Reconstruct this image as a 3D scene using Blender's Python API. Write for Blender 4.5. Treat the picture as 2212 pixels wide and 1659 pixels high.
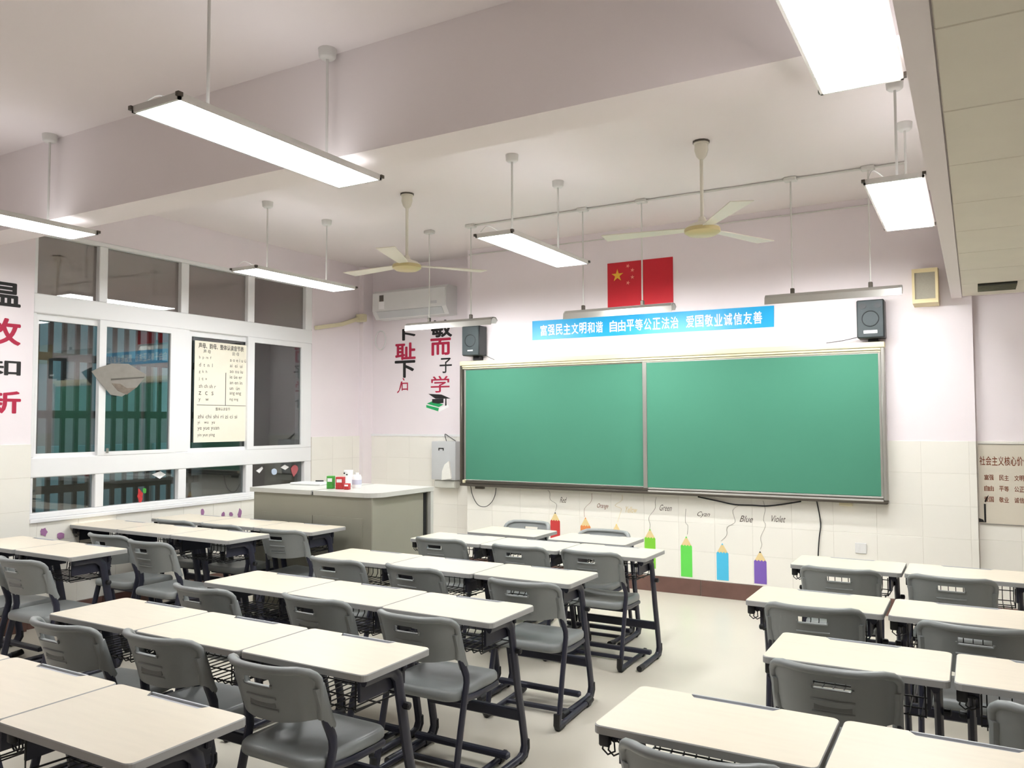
import bpy, bmesh, math, random
import numpy as np
from mathutils import Matrix, Vector
random.seed(7)
for o in list(bpy.data.objects): bpy.data.objects.remove(o)
SC = bpy.context.scene
COL = SC.collection

# ------------------------------------------------------------------ camera
W_PX, H_PX, F_PX = 2212.0, 1659.0, 1740.98
YAW, PITCH, ROLL, CAM_H = 0.52124960, 0.04655536, -0.00283305, 1.55
cy, sy, cp, sp = math.cos(YAW), math.sin(YAW), math.cos(PITCH), math.sin(PITCH)
FWD = Vector((-sy*cp, cy*cp, sp)); R0 = Vector((cy, sy, 0)); U0 = R0.cross(FWD)
RGT = math.cos(ROLL)*R0 + math.sin(ROLL)*U0
UPV = -math.sin(ROLL)*R0 + math.cos(ROLL)*U0
cam = bpy.data.cameras.new('camera'); cam.sensor_width = 36; cam.lens = F_PX/W_PX*36
cam.clip_start = 0.02; cam.clip_end = 100
CAM = bpy.data.objects.new('camera', cam); COL.objects.link(CAM)
m3 = Matrix((RGT, UPV, -FWD)).transposed()
CAM.matrix_world = Matrix.Translation((0, 0, CAM_H)) @ m3.to_4x4()
SC.camera = CAM
# ------------------------------------------------------------------ world (night outside), exposure
wd = bpy.data.worlds.new('world'); SC.world = wd; wd.use_nodes = True
wd.node_tree.nodes['Background'].inputs[0].default_value = (0.55, 0.68, 0.75, 1)
wd.node_tree.nodes['Background'].inputs[1].default_value = 1.0
vs = SC.view_settings
vs.view_transform = 'Standard'; vs.look = 'None'; vs.gamma = 1; vs.use_curve_mapping = False
vs.exposure = 1.28
PANEL_POWER = 14.0      # emission of the pendant light panels
CEIL_FILL_POWER = 0.7     # added upward fill that brightens the ceiling, no real lamp part
TUBE_POWER = 56.0       # emission of the blackboard lamps

# pixel -> point on a known surface
def ray(x, y):
    return RGT*((x-W_PX/2)/F_PX) - UPV*((y-H_PX/2)/F_PX) + FWD
def onz(x, y, z):
    d = ray(x, y); return d*((z-CAM_H)/d.z) + Vector((0, 0, CAM_H))
def ony(x, y, Y):
    d = ray(x, y); return d*(Y/d.y) + Vector((0, 0, CAM_H))
def onx(x, y, X):
    d = ray(x, y); return d*(X/d.x) + Vector((0, 0, CAM_H))

# ------------------------------------------------------------------ materials
def lin(c):
    return tuple(((v/255)/12.92 if v/255 <= .04045 else ((v/255+.055)/1.055)**2.4) for v in c)
MATS = {}
def mat(name, rgb, rough=.5, metal=0, var=0.04, scale=8, bump=0, emit=None, spec=.5, rnd=0.0, stretch=None):
    if name in MATS: return MATS[name]
    m = bpy.data.materials.new(name); m.use_nodes = True
    nt = m.node_tree; b = nt.nodes['Principled BSDF']
    c = lin(rgb)
    b.inputs['Roughness'].default_value = rough
    b.inputs['Metallic'].default_value = metal
    b.inputs['Specular IOR Level'].default_value = spec
    tc = nt.nodes.new('ShaderNodeTexCoord')
    nz = nt.nodes.new('ShaderNodeTexNoise'); nz.inputs['Scale'].default_value = scale; nz.inputs['Detail'].default_value = 4
    src = tc.outputs['Object']
    if stretch:
        mp = nt.nodes.new('ShaderNodeMapping'); mp.inputs['Scale'].default_value = stretch
        nt.links.new(src, mp.inputs[0]); src = mp.outputs[0]
    nt.links.new(src, nz.inputs['Vector'])
    mx = nt.nodes.new('ShaderNodeMix'); mx.data_type = 'RGBA'
    mx.inputs[6].default_value = tuple(max(0, v*(1-var)) for v in c)+(1,)
    mx.inputs[7].default_value = tuple(min(1, v*(1+var)) for v in c)+(1,)
    nt.links.new(nz.outputs[0], mx.inputs[0])
    out = mx.outputs[2]
    if rnd:
        oi = nt.nodes.new('ShaderNodeObjectInfo')
        mr = nt.nodes.new('ShaderNodeMapRange'); mr.inputs[3].default_value = 1-rnd; mr.inputs[4].default_value = 1.0
        hs = nt.nodes.new('ShaderNodeHueSaturation')
        nt.links.new(oi.outputs['Random'], mr.inputs[0]); nt.links.new(mr.outputs[0], hs.inputs['Value'])
        nt.links.new(out, hs.inputs['Color']); out = hs.outputs[0]
    nt.links.new(out, b.inputs['Base Color'])
    if bump:
        bp = nt.nodes.new('ShaderNodeBump'); bp.inputs['Strength'].default_value = bump; bp.inputs['Distance'].default_value = .002
        nt.links.new(nz.outputs[0], bp.inputs['Height']); nt.links.new(bp.outputs[0], b.inputs['Normal'])
    if emit:
        b.inputs['Emission Color'].default_value = (.975, .995, 1, 1)
        b.inputs['Emission Strength'].default_value = emit
    MATS[name] = m
    return m
def glass_mat(name, refl, tint, film=None):
    m = bpy.data.materials.new(name); m.use_nodes = True; nt = m.node_tree
    nt.nodes.remove(nt.nodes['Principled BSDF'])
    out = nt.nodes['Material Output']
    tr = nt.nodes.new('ShaderNodeBsdfTransparent'); tr.inputs[0].default_value = tint+(1,)
    if film:
        tr = nt.nodes.new('ShaderNodeBsdfDiffuse'); tr.inputs[0].default_value = lin(film)+(1,)
    gl = nt.nodes.new('ShaderNodeBsdfGlossy'); gl.inputs['Roughness'].default_value = .015
    gl.inputs['Color'].default_value = (.92, .9, .88, 1)
    lw = nt.nodes.new('ShaderNodeLayerWeight'); lw.inputs[0].default_value = .25
    mr = nt.nodes.new('ShaderNodeMapRange'); mr.inputs[3].default_value = refl; mr.inputs[4].default_value = .9
    nt.links.new(lw.outputs['Fresnel'], mr.inputs[0])
    mx = nt.nodes.new('ShaderNodeMixShader')
    nt.links.new(mr.outputs[0], mx.inputs[0]); nt.links.new(tr.outputs[0], mx.inputs[1]); nt.links.new(gl.outputs[0], mx.inputs[2])
    nt.links.new(mx.outputs[0], out.inputs[0])
    return m

M_WALL = mat('lilac_white_paint', (240, 231, 234), .7, var=.02, scale=3)
M_CEIL = mat('ceiling_paint', (238, 230, 229), .85, var=.02, scale=2)
M_FLOOR = mat('cream_floor', (213, 207, 193), .33, var=.05, scale=1.3)
M_TILE = mat('wall_tile_glaze', (242, 239, 230), .22, var=.012, scale=6, rnd=.035)
M_GROUT = mat('grout', (216, 211, 200), .9)
M_SKIRT = mat('brown_stone', (112, 82, 74), .35, var=.25, scale=9, rnd=.08)
M_PANEL = mat('olive_ceiling_panel', (228, 222, 206), .7, var=.05, scale=5, rnd=.04)
M_UPVC = mat('white_upvc', (238, 238, 238), .35, var=.01)
M_GLASS = glass_mat('window_glass', .085, (.66, .70, .70))
M_TGLASS = glass_mat('transom_glass', .2, (.35, .34, .33), film=(112, 104, 100))
M_TOP = mat('birch_laminate', (226, 216, 197), .33, var=.06, scale=5, stretch=(1.2, 9, 1), rnd=.04)
M_EDGE = mat('grey_edge', (165, 165, 163), .5)
M_TRAY = mat('grey_tray', (185, 187, 192), .4)
M_PLAST = mat('grey_plastic', (140, 144, 143), .38, var=.03, bump=.05, scale=60, rnd=.06)
M_PLAST_D = mat('grey_plastic_emboss', (120, 122, 121), .5)
M_STEEL = mat('navy_painted_steel', (44, 45, 60), .38, var=.1, rnd=.15)
M_BLACK = mat('black_plastic', (24, 24, 27), .5)
M_WIRE = mat('black_wire', (20, 20, 22), .45)
M_LAMP = mat('lamp_white_metal', (215, 213, 208), .4)
M_ALU = mat('aluminium', (178, 176, 170), .3, metal=.7, var=.05)
M_ALU_D = mat('dark_aluminium', (92, 86, 78), .35, metal=.5, var=.1)
M_CHROME = mat('bright_aluminium', (215, 213, 208), .25, metal=.6)
M_CREAM = mat('cream_metal', (222, 213, 180), .4)
M_BOARD = mat('green_board', (73, 134, 111), .65, var=.03, scale=1.5, spec=.2)
M_DIFF = mat('lamp_diffuser', (255, 255, 255), .5, emit=PANEL_POWER)
M_CEIL_FILL = mat('added_ceiling_fill', (255, 255, 255), .5, emit=CEIL_FILL_POWER)  # glow for the added ceiling fill
M_TUBE = mat('lamp_tube', (255, 255, 255), .5, emit=TUBE_POWER)
M_FAN = mat('fan_cream', (226, 221, 206), .4)
M_FANG = mat('fan_gold', (205, 190, 140), .35, metal=.2)
M_RED = mat('flag_red', (205, 32, 46), .6, var=.05)
M_YEL = mat('flag_yellow', (240, 185, 60), .6)
M_PINK = mat('flag_small_star', (243, 150, 130), .6)
M_BLUE = mat('banner_blue', (20, 165, 222), .35, var=.08, scale=2)
M_WHITE = mat('print_white', (250, 250, 250), .6)
M_PAPER = mat('paper', (238, 232, 214), .7, var=.03)
M_INK = mat('ink_black', (28, 26, 26), .6)
M_MARK = mat('marker_brown', (86, 76, 66), .7)
M_INKG = mat('ink_grey', (92, 88, 82), .7)
M_CRIM = mat('ink_crimson', (178, 28, 66), .6)
M_BROWN = mat('ink_brown', (124, 62, 30), .6)
M_PODIUM = mat('podium_steel', (150, 148, 134), .45, var=.03)
M_PODTOP = mat('podium_top', (196, 196, 190), .35, var=.02)
M_ACW = mat('appliance_white', (226, 226, 224), .35)
M_APG = mat('appliance_grey', (200, 202, 203), .4)
M_SPK = mat('speaker_dark', (36, 40, 42), .45, var=.1)
M_GRILL = mat('speaker_grille', (54, 63, 65), .6, var=.15, scale=90)
M_BEIGE = mat('speaker_beige', (222, 206, 160), .5)
M_MESH = mat('speaker_mesh_grey', (158, 152, 138), .7, var=.1, scale=120)
M_DARK = mat('dark_recess', (40, 42, 32), .8)
M_BAR = mat('grille_bar', (70, 68, 66), .5)
M_FAC = mat('far_wall', (135, 138, 136), .8, var=.15, scale=1.5)
M_TEAL = mat('far_teal', (140, 172, 174), .7, var=.2, scale=3, rnd=.4)
M_GREEN = mat('pack_green', (70, 160, 60), .5, var=.4, scale=40)
M_REDP = mat('pack_red', (190, 50, 52), .5, var=.4, scale=40)
M_PURP = mat('decal_purple', (160, 112, 155), .6)
M_WOOD = mat('decal_wood', (228, 205, 150), .6)

# ------------------------------------------------------------------ mesh helpers
class MB:
    def __init__(s): s.v = []; s.f = []; s.m = []
    def add(s, vs, fs, mi=0):
        n = len(s.v); s.v += [tuple(p) for p in vs]; s.f += [tuple(i+n for i in f) for f in fs]; s.m += [mi]*len(fs)
        return s
    def box(s, x0, x1, y0, y1, z0, z1, mi=0):
        V = [(x0,y0,z0),(x1,y0,z0),(x1,y1,z0),(x0,y1,z0),(x0,y0,z1),(x1,y0,z1),(x1,y1,z1),(x0,y1,z1)]
        return s.add(V, [(0,3,2,1),(4,5,6,7),(0,1,5,4),(1,2,6,5),(2,3,7,6),(3,0,4,7)], mi)
    def bbox(s, x0, x1, y0, y1, z0, z1, b=.004, mi=0, seg=1):
        bm = bmesh.new()
        t = MB().box(x0,x1,y0,y1,z0,z1); bv = [bm.verts.new(p) for p in t.v]
        for f in t.f: bm.faces.new([bv[i] for i in f])
        bmesh.ops.bevel(bm, geom=list(bm.edges), offset=b, segments=seg, affect='EDGES', profile=.6)
        bm.verts.index_update()
        s.add([v.co for v in bm.verts], [[v.index for v in f.verts] for f in bm.faces], mi); bm.free()
        return s
    def prism(s, pts, a0, a1, axis='y', mi=0, mi_side=None):
        # polygon in 2D extruded along an axis; axis y: (x,z), axis x: (y,z), axis z: (x,y)
        n = len(pts)
        def P(p, a):
            return {'y': (p[0], a, p[1]), 'x': (a, p[0], p[1]), 'z': (p[0], p[1], a)}[axis]
        V = [P(p, a0) for p in pts]+[P(p, a1) for p in pts]
        area = sum(pts[i][0]*pts[(i+1)%n][1]-pts[(i+1)%n][0]*pts[i][1] for i in range(n))
        flip = (area > 0) ^ (axis == 'y') ^ (a1 < a0)
        c0 = list(range(n)); c1 = list(range(n, 2*n))
        F0 = c0[::-1] if flip else c0; F1 = c1 if flip else c1[::-1]
        s.add(V, [F0, F1], mi)
        k = len(s.v)-2*n
        ms = mi if mi_side is None else mi_side
        for i in range(n):
            j = (i+1) % n
            q = (i, j, j+n, i+n) if flip else (i, i+n, j+n, j)
            s.f.append(tuple(t+k for t in q)); s.m.append(ms)
        return s
    def tube(s, path, r, n=8, r2=None, caps=True, mi=0, up=None):
        # elliptical tube: r across (sideways), r2 in the 'up' direction
        P = [Vector(p) for p in path]; N = len(P)
        if r2 is None: r2 = r
        rs = r if isinstance(r, (list, tuple)) else [r]*N
        r2s = r2 if isinstance(r2, (list, tuple)) else [r2]*N
        base = len(s.v); prev = None
        for i, p in enumerate(P):
            t = (P[min(i+1, N-1)]-P[max(i-1, 0)]).normalized()
            if up is not None: side = Vector(up).normalized()
            else:
                side = prev if prev is not None else (Vector((0,0,1)).cross(t) if abs(t.z) < .95 else Vector((1,0,0)))
            side = (side - t*side.dot(t)).normalized(); prev = side
            o = t.cross(side)
            for k in range(n):
                a = 2*math.pi*k/n + math.pi/n
                s.v.append(tuple(p + side*(math.cos(a)*rs[i]) + o*(math.sin(a)*r2s[i])))
        for i in range(N-1):
            for k in range(n):
                k2 = (k+1) % n
                s.f.append((base+i*n+k, base+i*n+k2, base+(i+1)*n+k2, base+(i+1)*n+k)); s.m.append(mi)
        if caps:
            s.f.append(tuple(base+k for k in range(n))[::-1]); s.m.append(mi)
            s.f.append(tuple(base+(N-1)*n+k for k in range(n))); s.m.append(mi)
        return s
    def lathe(s, prof, n=20, c=(0,0), mi=0):
        # profile (r,z) about the vertical through c
        base = len(s.v); N = len(prof)
        for r, z in prof:
            for k in range(n):
                a = 2*math.pi*k/n; s.v.append((c[0]+r*math.cos(a), c[1]+r*math.sin(a), z))
        for i in range(N-1):
            for k in range(n):
                k2 = (k+1) % n
                s.f.append((base+i*n+k, base+i*n+k2, base+(i+1)*n+k2, base+(i+1)*n+k)); s.m.append(mi)
        s.f.append(tuple(base+k for k in range(n))[::-1]); s.m.append(mi)
        s.f.append(tuple(base+(N-1)*n+k for k in range(n))); s.m.append(mi)
        return s
    def mesh(s, name, mats, smooth=None):
        me = bpy.data.meshes.new(name); me.from_pydata(s.v, [], s.f)
        for m in (mats if isinstance(mats, (list, tuple)) else [mats]): me.materials.append(m)
        me.polygons.foreach_set('material_index', s.m)
        bm = bmesh.new(); bm.from_mesh(me); bmesh.ops.recalc_face_normals(bm, faces=bm.faces); bm.to_mesh(me); bm.free()
        if smooth:
            me.polygons.foreach_set('use_smooth', [True]*len(me.polygons)); me.set_sharp_from_angle(angle=math.radians(smooth))
        me.update()
        return me
def obj(name, data, parent=None, loc=(0,0,0), rz=0):
    o = bpy.data.objects.new(name, data); COL.objects.link(o); o.location = loc; o.rotation_euler = (0,0,rz)
    if parent: o.parent = parent
    return o
def part(name, mb, mats, parent=None, smooth=None, loc=(0,0,0), rz=0):
    return obj(name, mb.mesh(name, mats, smooth), parent, loc, rz)
def tag(o, label=None, cat=None, group=None, kind=None):
    if label: o['label'] = label
    if cat: o['category'] = cat
    if group: o['group'] = group
    if kind: o['kind'] = kind
    return o
def thing(name, label, cat, loc=(0,0,0), rz=0, group=None):
    o = obj(name, None, None, loc, rz); o.empty_display_size = .1
    return tag(o, label, cat, group)
def struct(name, mb, mats, smooth=None, loc=(0,0,0)):
    return tag(part(name, mb, mats, None, smooth, loc), kind='structure')
def copy_tree(o, parent=None):
    c = o.copy(); COL.objects.link(c); c.parent = parent
    for ch in [k for k in bpy.data.objects if k.parent == o]: copy_tree(ch, c)
    return c

# text: glyph outlines as thin mesh, fitted to a width and height, in the local xz plane facing -y
def text_mb(s, w=None, h=None, cx=0, cz=0, depth=.0015, bold=0.0, shear=0, left=False, y0=0, mi=0, target=None, res=3):
    cu = bpy.data.curves.new('t', 'FONT'); cu.body = s; cu.size = 1; cu.resolution_u = res; cu.shear = shear
    cu.fill_mode = 'FRONT'
    ob = bpy.data.objects.new('t', cu); COL.objects.link(ob)
    dg = bpy.context.evaluated_depsgraph_get(); dg.update()
    me = bpy.data.meshes.new_from_object(ob.evaluated_get(dg))
    V = [v.co.copy() for v in me.vertices]; F = [tuple(p.vertices) for p in me.polygons]
    bpy.data.objects.remove(ob); bpy.data.curves.remove(cu); bpy.data.meshes.remove(me)
    mb = target if target is not None else MB()
    if not V: return mb
    x0 = min(v.x for v in V); x1 = max(v.x for v in V); z0 = min(v.y for v in V); z1 = max(v.y for v in V)
    sx = (w/(x1-x0)) if w else None; sz = (h/(z1-z0)) if h else None
    if sx is None: sx = sz
    if sz is None: sz = sx
    if left: pts = [(cx+(v.x-x0)*sx, y0-depth, cz+(v.y-(z0+z1)/2)*sz) for v in V]
    else: pts = [(cx+(v.x-(x0+x1)/2)*sx, y0-depth, cz+(v.y-(z0+z1)/2)*sz) for v in V]
    mb.add(pts, F, mi)
    if bold > 0:
        b_ = bold*min(sx, sz)
        for k in range(8):
            a = k*math.pi/4; e = .00004*(k+1)
            mb.add([(p[0]+b_*math.cos(a), p[1]+e, p[2]+b_*math.sin(a)) for p in pts], F, mi)
    return mb
def text_part(name, mb, mats, parent, loc=(0,0,0)):
    me = bpy.data.meshes.new(name); me.from_pydata(mb.v, [], mb.f)
    for m in (mats if isinstance(mats, (list, tuple)) else [mats]): me.materials.append(m)
    me.polygons.foreach_set('material_index', mb.m); me.update()
    return obj(name, me, parent, loc)

# ================================================================== ROOM
XL, XR, YF, YA, YB, ZC = -6.22, 2.3, 7.11, 7.42, -2.3, 3.37
XS = -4.62            # where the blackboard wall steps forward of the corner wall
BX, BZ = -0.135, 2.50 # bulkhead edge and underside
WY0, WY1 = 3.49, 6.475 # window opening along the wall
WZ0, WZ1 = .82, 3.04
TT = .012             # tile thickness
struct('floor', MB().box(XL-.3, XR+.3, YB-.3, YA+.3, -.1, 0), M_FLOOR)
struct('ceiling', MB().box(XL-.3, XR+.3, YB-.3, YA+.3, ZC, ZC+.15), M_CEIL)
wf = struct('wall_front', MB().box(XS, 0, YF, YA+.2, 0, ZC), M_WALL)
wc = struct('wall_corner', MB().box(XL-.3, XS, YA, YA+.2, 0, ZC), M_WALL)
wr = struct('wall_alcove', MB().box(0, XR+.3, YF+.06, YA+.2, 0, ZC), M_WALL)
wl = struct('wall_left', MB().box(XL-.24, XL, YB-.3, WY0, 0, ZC).box(XL-.24, XL, WY1, YA, 0, ZC).box(XL-.24, XL, WY0, WY1, 0, WZ0)
            .box(XL-.24, XL, WY0, WY1, WZ1, ZC).box(XL, XL+.045, YB, WY0-.02, 0, ZC), M_WALL)
struct('wall_right', MB().box(XR, XR+.2, YB-.3, YA+.3, 0, ZC), M_WALL)
struct('wall_back', MB().box(XL-.3, XR+.3, YB-.2, YB, 0, ZC), M_WALL)
struct('beam', MB().box(XL, BX, 2.96, 3.205, 2.85, ZC), M_CEIL)
bh = struct('ceiling_bulkhead', MB().box(BX, XR, YB, YF+.06, BZ+.012, ZC), M_CEIL)
struct('trim_1', MB().box(BX-.003, BX+.068, YB, YF, BZ-.004, BZ+.03), M_CEIL)
# bulkhead panels, each its own piece
pm = MB().bbox(-.2975, .2975, -.3025, .3025, 0, .012, .003).mesh('ceiling_panel', M_PANEL)
x0 = BX+.07
for i in range(12):
    for j in range(4):
        obj('ceiling_panel', pm, bh, (x0+.3+.602*j, 6.745-.609*i, BZ))
# wall tiles: one shared mesh, pieces of the walls
TW, TH, TZ0 = .328, .25, .140
def tile_mesh(w, h, axis):
    g = .0008; b = .0014; mb = MB()
    o = [(-w/2+g, -h/2+g), (w/2-g, -h/2+g), (w/2-g, h/2-g), (-w/2+g, h/2-g)]
    i = [(-w/2+b+g, -h/2+b+g), (w/2-b-g, -h/2+b+g), (w/2-b-g, h/2-b-g), (-w/2+b+g, h/2-b-g)]
    def P(p, d): return (p[0], -d, p[1]) if axis == 'y' else (d, p[0], p[1])
    V = [P(p, 0) for p in o]+[P(p, TT-.001) for p in o]+[P(p, TT) for p in i]
    F = [(8,9,10,11)]
    for k in range(4):
        j = (k+1) % 4; F += [(k, j, j+4, k+4), (k+4, j+4, j+8, k+8)]
    mb.add(V, F); return mb.mesh('wall_tile', M_TILE)
tmesh = {}
def grout_bed(parent, axis, a0, a1, plane, z1=1.39, z0=TZ0):
    d = TT-.0022
    part('grout_bed', MB().box(a0, a1, plane-d, plane, z0, z1-.001) if axis == 'y' else MB().box(plane, plane+d, a0, a1, z0, z1-.001), M_GROUT, parent)
def tiles(parent, axis, a0, a1, plane, start, z1=1.39, z0=TZ0):
    # fill [a0,a1] with tiles whose joints pass through 'start'
    grout_bed(parent, axis, a0, a1, plane, z1, z0)
    k0 = math.floor((a0-start)/TW)
    a = start+k0*TW
    while a < a1-.01:
        p, q_ = max(a, a0), min(a+TW, a1)
        if q_-p > .03:
            z = z0
            while z < z1-.01:
                zt = min(z+TH, z1); key = (round(q_-p, 3), round(zt-z, 3), axis)
                if key not in tmesh: tmesh[key] = tile_mesh(q_-p, zt-z, axis)
                c = ((p+q_)/2, plane, (z+zt)/2) if axis == 'y' else (plane, (p+q_)/2, (z+zt)/2)
                obj('wall_tile', tmesh[key], parent, c); z += TH
        a += TW
tiles(wf, 'y', XS, 0, YF, -.378)
tiles(wr, 'y', 0, XR, YF+.06, -.05)
tiles(wc, 'y', XL, XS, YA, XS)
tiles(wl, 'x', 2.4, WY0-.02, XL+.045, WY0-.02)
tiles(wl, 'x', WY0-.02+TT, WY1, XL, 3.55, WZ0-.03)
tiles(wl, 'x', WY1, YA-TT, XL, WY1)
# skirting of brown stone slabs
def skirt(nm, axis, a0, a1, plane, start, step=.8):
    s = struct(nm, MB().box(a0, a1, plane-.004, plane, 0, .139) if axis == 'y' else MB().box(plane, plane+.004, a0, a1, 0, .139), M_GROUT)
    a = start-math.ceil((start-a0)/step)*step
    while a < a1:
        p, q_ = max(a, a0)+.003, min(a+step, a1)-.003
        if q_-p > .02:
            mb = MB().bbox(p, q_, plane-.016, plane-.003, 0, .138, .002) if axis == 'y' else MB().bbox(plane+.003, plane+.016, p, q_, 0, .138, .002)
            part('skirting_slab', mb, M_SKIRT, s)
        a += step
skirt('baseboard_front', 'y', XS, 0, YF, -2.15)
skirt('baseboard_corner', 'y', XL+.02, XS, YA, -5.2)
skirt('baseboard_right', 'y', 0, XR, YF+.06, .8)
skirt('baseboard_left', 'x', WY0, YA-.02, XL, 4.1)
skirt('baseboard_pier', 'x', 2.0, WY0-.02, XL+.045, 2.6)
# corner service duct
struct('trim_2', MB().box(XL, XL+.06, YA-.17, YA, 0, ZC), M_WALL)
struct('trim_3', MB().box(XL+.06, XS, YA-.02, YA, 1.385, 1.41), M_UPVC)

# ------------------------------------------------------------------ window
win = obj('window_1', None, None, (0, 0, 0)); tag(win, kind='structure')
def wp(p): return (p.y, p.z)
XF0, XF1 = XL-.07, XL+.006
RZ = [(WZ0, .862), (1.132, 1.283), (2.395, 2.545), (WZ1-.035, WZ1)]
POST = [(WY0-.0, WY0+.03), (4.02, 4.095), (4.81, 4.893), (5.585, 5.67), (6.38, WY1)]
for z0_, z1_ in RZ:
    part('rail', MB().bbox(XF0, XF1, WY0, WY1, z0_, z1_, .006), M_UPVC, win)
for (a, b_) in POST:
    for lo, hi in ((RZ[0][1], RZ[1][0]), (RZ[2][1], RZ[3][0])):
        part('mullion', MB().bbox(XF0, XF1-.004, a, b_, lo, hi, .005), M_UPVC, win)
for a, b_ in ((WY0, WY0+.03), (6.40, WY1), (4.765, 4.91)):
    part('mullion', MB().bbox(XF0, XF1-.004, a, b_, 1.283, 2.395, .005), M_UPVC, win)
# sliding sashes: pane with its own frame
def sash(y0_, y1_, z0_, z1_, x, fw=.055, glass=M_GLASS, fwl=None):
    s = MB(); l = fwl if fwl else fw
    s.box(x-.02, x+.02, y0_, y0_+l, z0_, z1_).box(x-.02, x+.02, y1_-fw, y1_, z0_, z1_).box(x-.02, x+.02, y0_+l, y1_-fw, z0_, z0_+.03).box(x-.02, x+.02, y0_+l, y1_-fw, z1_-.05, z1_)
    f = part('sash', s, M_UPVC, win)
    part('pane', MB().box(x-.003, x+.003, y0_+l, y1_-fw, z0_+.03, z1_-.05), glass, f)
sash(WY0+.03, 4.09, 1.283, 2.395, XL-.045, .03)
sash(4.03, 4.765, 1.283, 2.395, XL-.012, .06)
sash(4.91, 5.66, 1.283, 2.395, XL-.045, .04)
sash(5.585, 6.40, 1.283, 2.395, XL-.012, .085)
for i in range(4):
    a, b_ = POST[i][1], POST[i+1][0]
    part('pane', MB().box(XL-.05, XL-.044, a, b_, RZ[2][1], RZ[3][0]), M_TGLASS, win)
    part('pane', MB().box(XL-.05, XL-.044, a, b_, RZ[0][1], RZ[1][0]), M_GLASS, win)
part('window_sill', MB().bbox(XL-.07, XL+.03, WY0, WY1, WZ0-.03, WZ0, .004), M_UPVC, win)
part('latch', MB().bbox(XL+.008, XL+.03, 4.1, 4.115, 1.3, 1.34, .003), M_ALU, win)

# outside: security grille and a far wall
g = thing('security_grille', 'dark metal security grille of upright bars outside the window', 'grille', (XL-.42, 0, 0))
bm_ = MB().box(-.012, .012, -.017, .017, .5, 3.3).mesh('bar', M_BAR)
y = 3.3
while y < 5.3:
    obj('bar', bm_, g, (0, y, 0)); y += .115
for z in (.62, 1.0, 1.62, 2.1, 2.62, 3.2):
    part('cross_rail', MB().box(-.02, .02, 3.2, 5.35, z-.032, z+.032), M_BAR, g)
fb = thing('far_building', 'pale grey building with teal panels beyond the window grille', 'building', (-10.5, 0, 0))
part('wall', MB().box(-.4, 0, 1, 16, -4, 7), M_FAC, fb)
for i in range(9):
    for z in (-.2, 1.7, 3.6):
        part('panel', MB().bbox(0, .06, 4.2+i*1.15, 5.1+i*1.15, z, z+1.45, .01), M_TEAL, fb)
tag(part('outside_pier', MB().box(XL-.75, XL-.36, 5.36, 8.0, -.5, 3.6), mat('pier_render', (135, 132, 129), .9), None), kind='structure')
tag(part('outside_ground', MB().box(-14, XL-.25, -3, 18, -.6, -.5), M_FAC), kind='structure')

# ================================================================== BLACKBOARD
bb = thing('blackboard', 'long green sliding blackboard with cream and aluminium frame on front wall', 'blackboard', (0, YF, 0))
bx0, bx1, bz0, bz1 = -4.648, -.612, .888, 2.178
yf = -.112
part('top_rail', MB().bbox(bx0, bx1, yf, -.0, bz1-.045, bz1, .008, 0, 2).bbox(bx0+.01, bx1-.02, yf+.006, -.01, bz1-.066, bz1-.048, .003).bbox(bx0+.01, bx1-.02, yf+.014, -.01, bz1-.082, bz1-.07, .003), M_CREAM, bb, 40)
part('bottom_rail', MB().bbox(bx0, bx1, yf, -.013, bz0, bz0+.028, .006).bbox(bx0+.01, bx1-.02, yf+.012, -.013, bz0+.028, bz0+.056, .004), M_ALU_D, bb, 40)
part('chalk_ledge', MB().bbox(-2.6, bx1-.03, yf-.004, -.02, bz0+.02, bz0+.036, .004).bbox(-2.6, bx1-.03, yf+.004, -.02, bz0+.045, bz0+.06, .004).bbox(bx0+.06, -2.64, yf+.028, -.02, bz0+.056, bz0+.066, .003), M_CHROME, bb)
part('side_rail', MB().bbox(bx0, bx0+.026, yf, -.013, bz0+.028, bz1-.045, .006), M_ALU_D, bb, 40)
part('side_rail', MB().bbox(bx1-.03, bx1, yf, -.013, bz0+.028, bz1-.045, .006), M_ALU, bb, 40)
lp = part('board_panel', MB().bbox(bx0+.05, -2.63, -.07, -.055, bz0+.06, bz1-.09, .002), M_BOARD, bb)
part('panel_frame', MB().bbox(bx0+.03, bx0+.052, -.078, -.05, bz0+.05, bz1-.082, .003).box(bx0+.05, -2.64, -.076, -.054, bz1-.092, bz1-.076), M_ALU, lp)
rp = part('board_panel', MB().bbox(-2.605, bx1-.045, -.098, -.082, bz0+.062, bz1-.092, .002), M_BOARD, bb)
part('panel_frame', MB().bbox(-2.645, -2.605, -.104, -.074, bz0+.05, bz1-.082, .004).bbox(bx1-.05, bx1-.03, -.1, -.08, bz0+.05, bz1-.082, .003).box(-2.605, bx1-.05, -.1, -.08, bz1-.094, bz1-.084), M_ALU, rp)
part('corner_block', MB().bbox(bx0+.035, bx0+.065, yf-.002, -.05, bz0+.03, bz0+.062, .003), M_CREAM, bb)
part('bracket', MB().bbox(-.98, -.88, -.06, -.013, bz0-.03, bz0, .003), M_CREAM, bb)
part('bracket', MB().bbox(-4.5, -4.4, -.05, -.013, bz0-.03, bz0, .003), M_ALU_D, bb)

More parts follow.
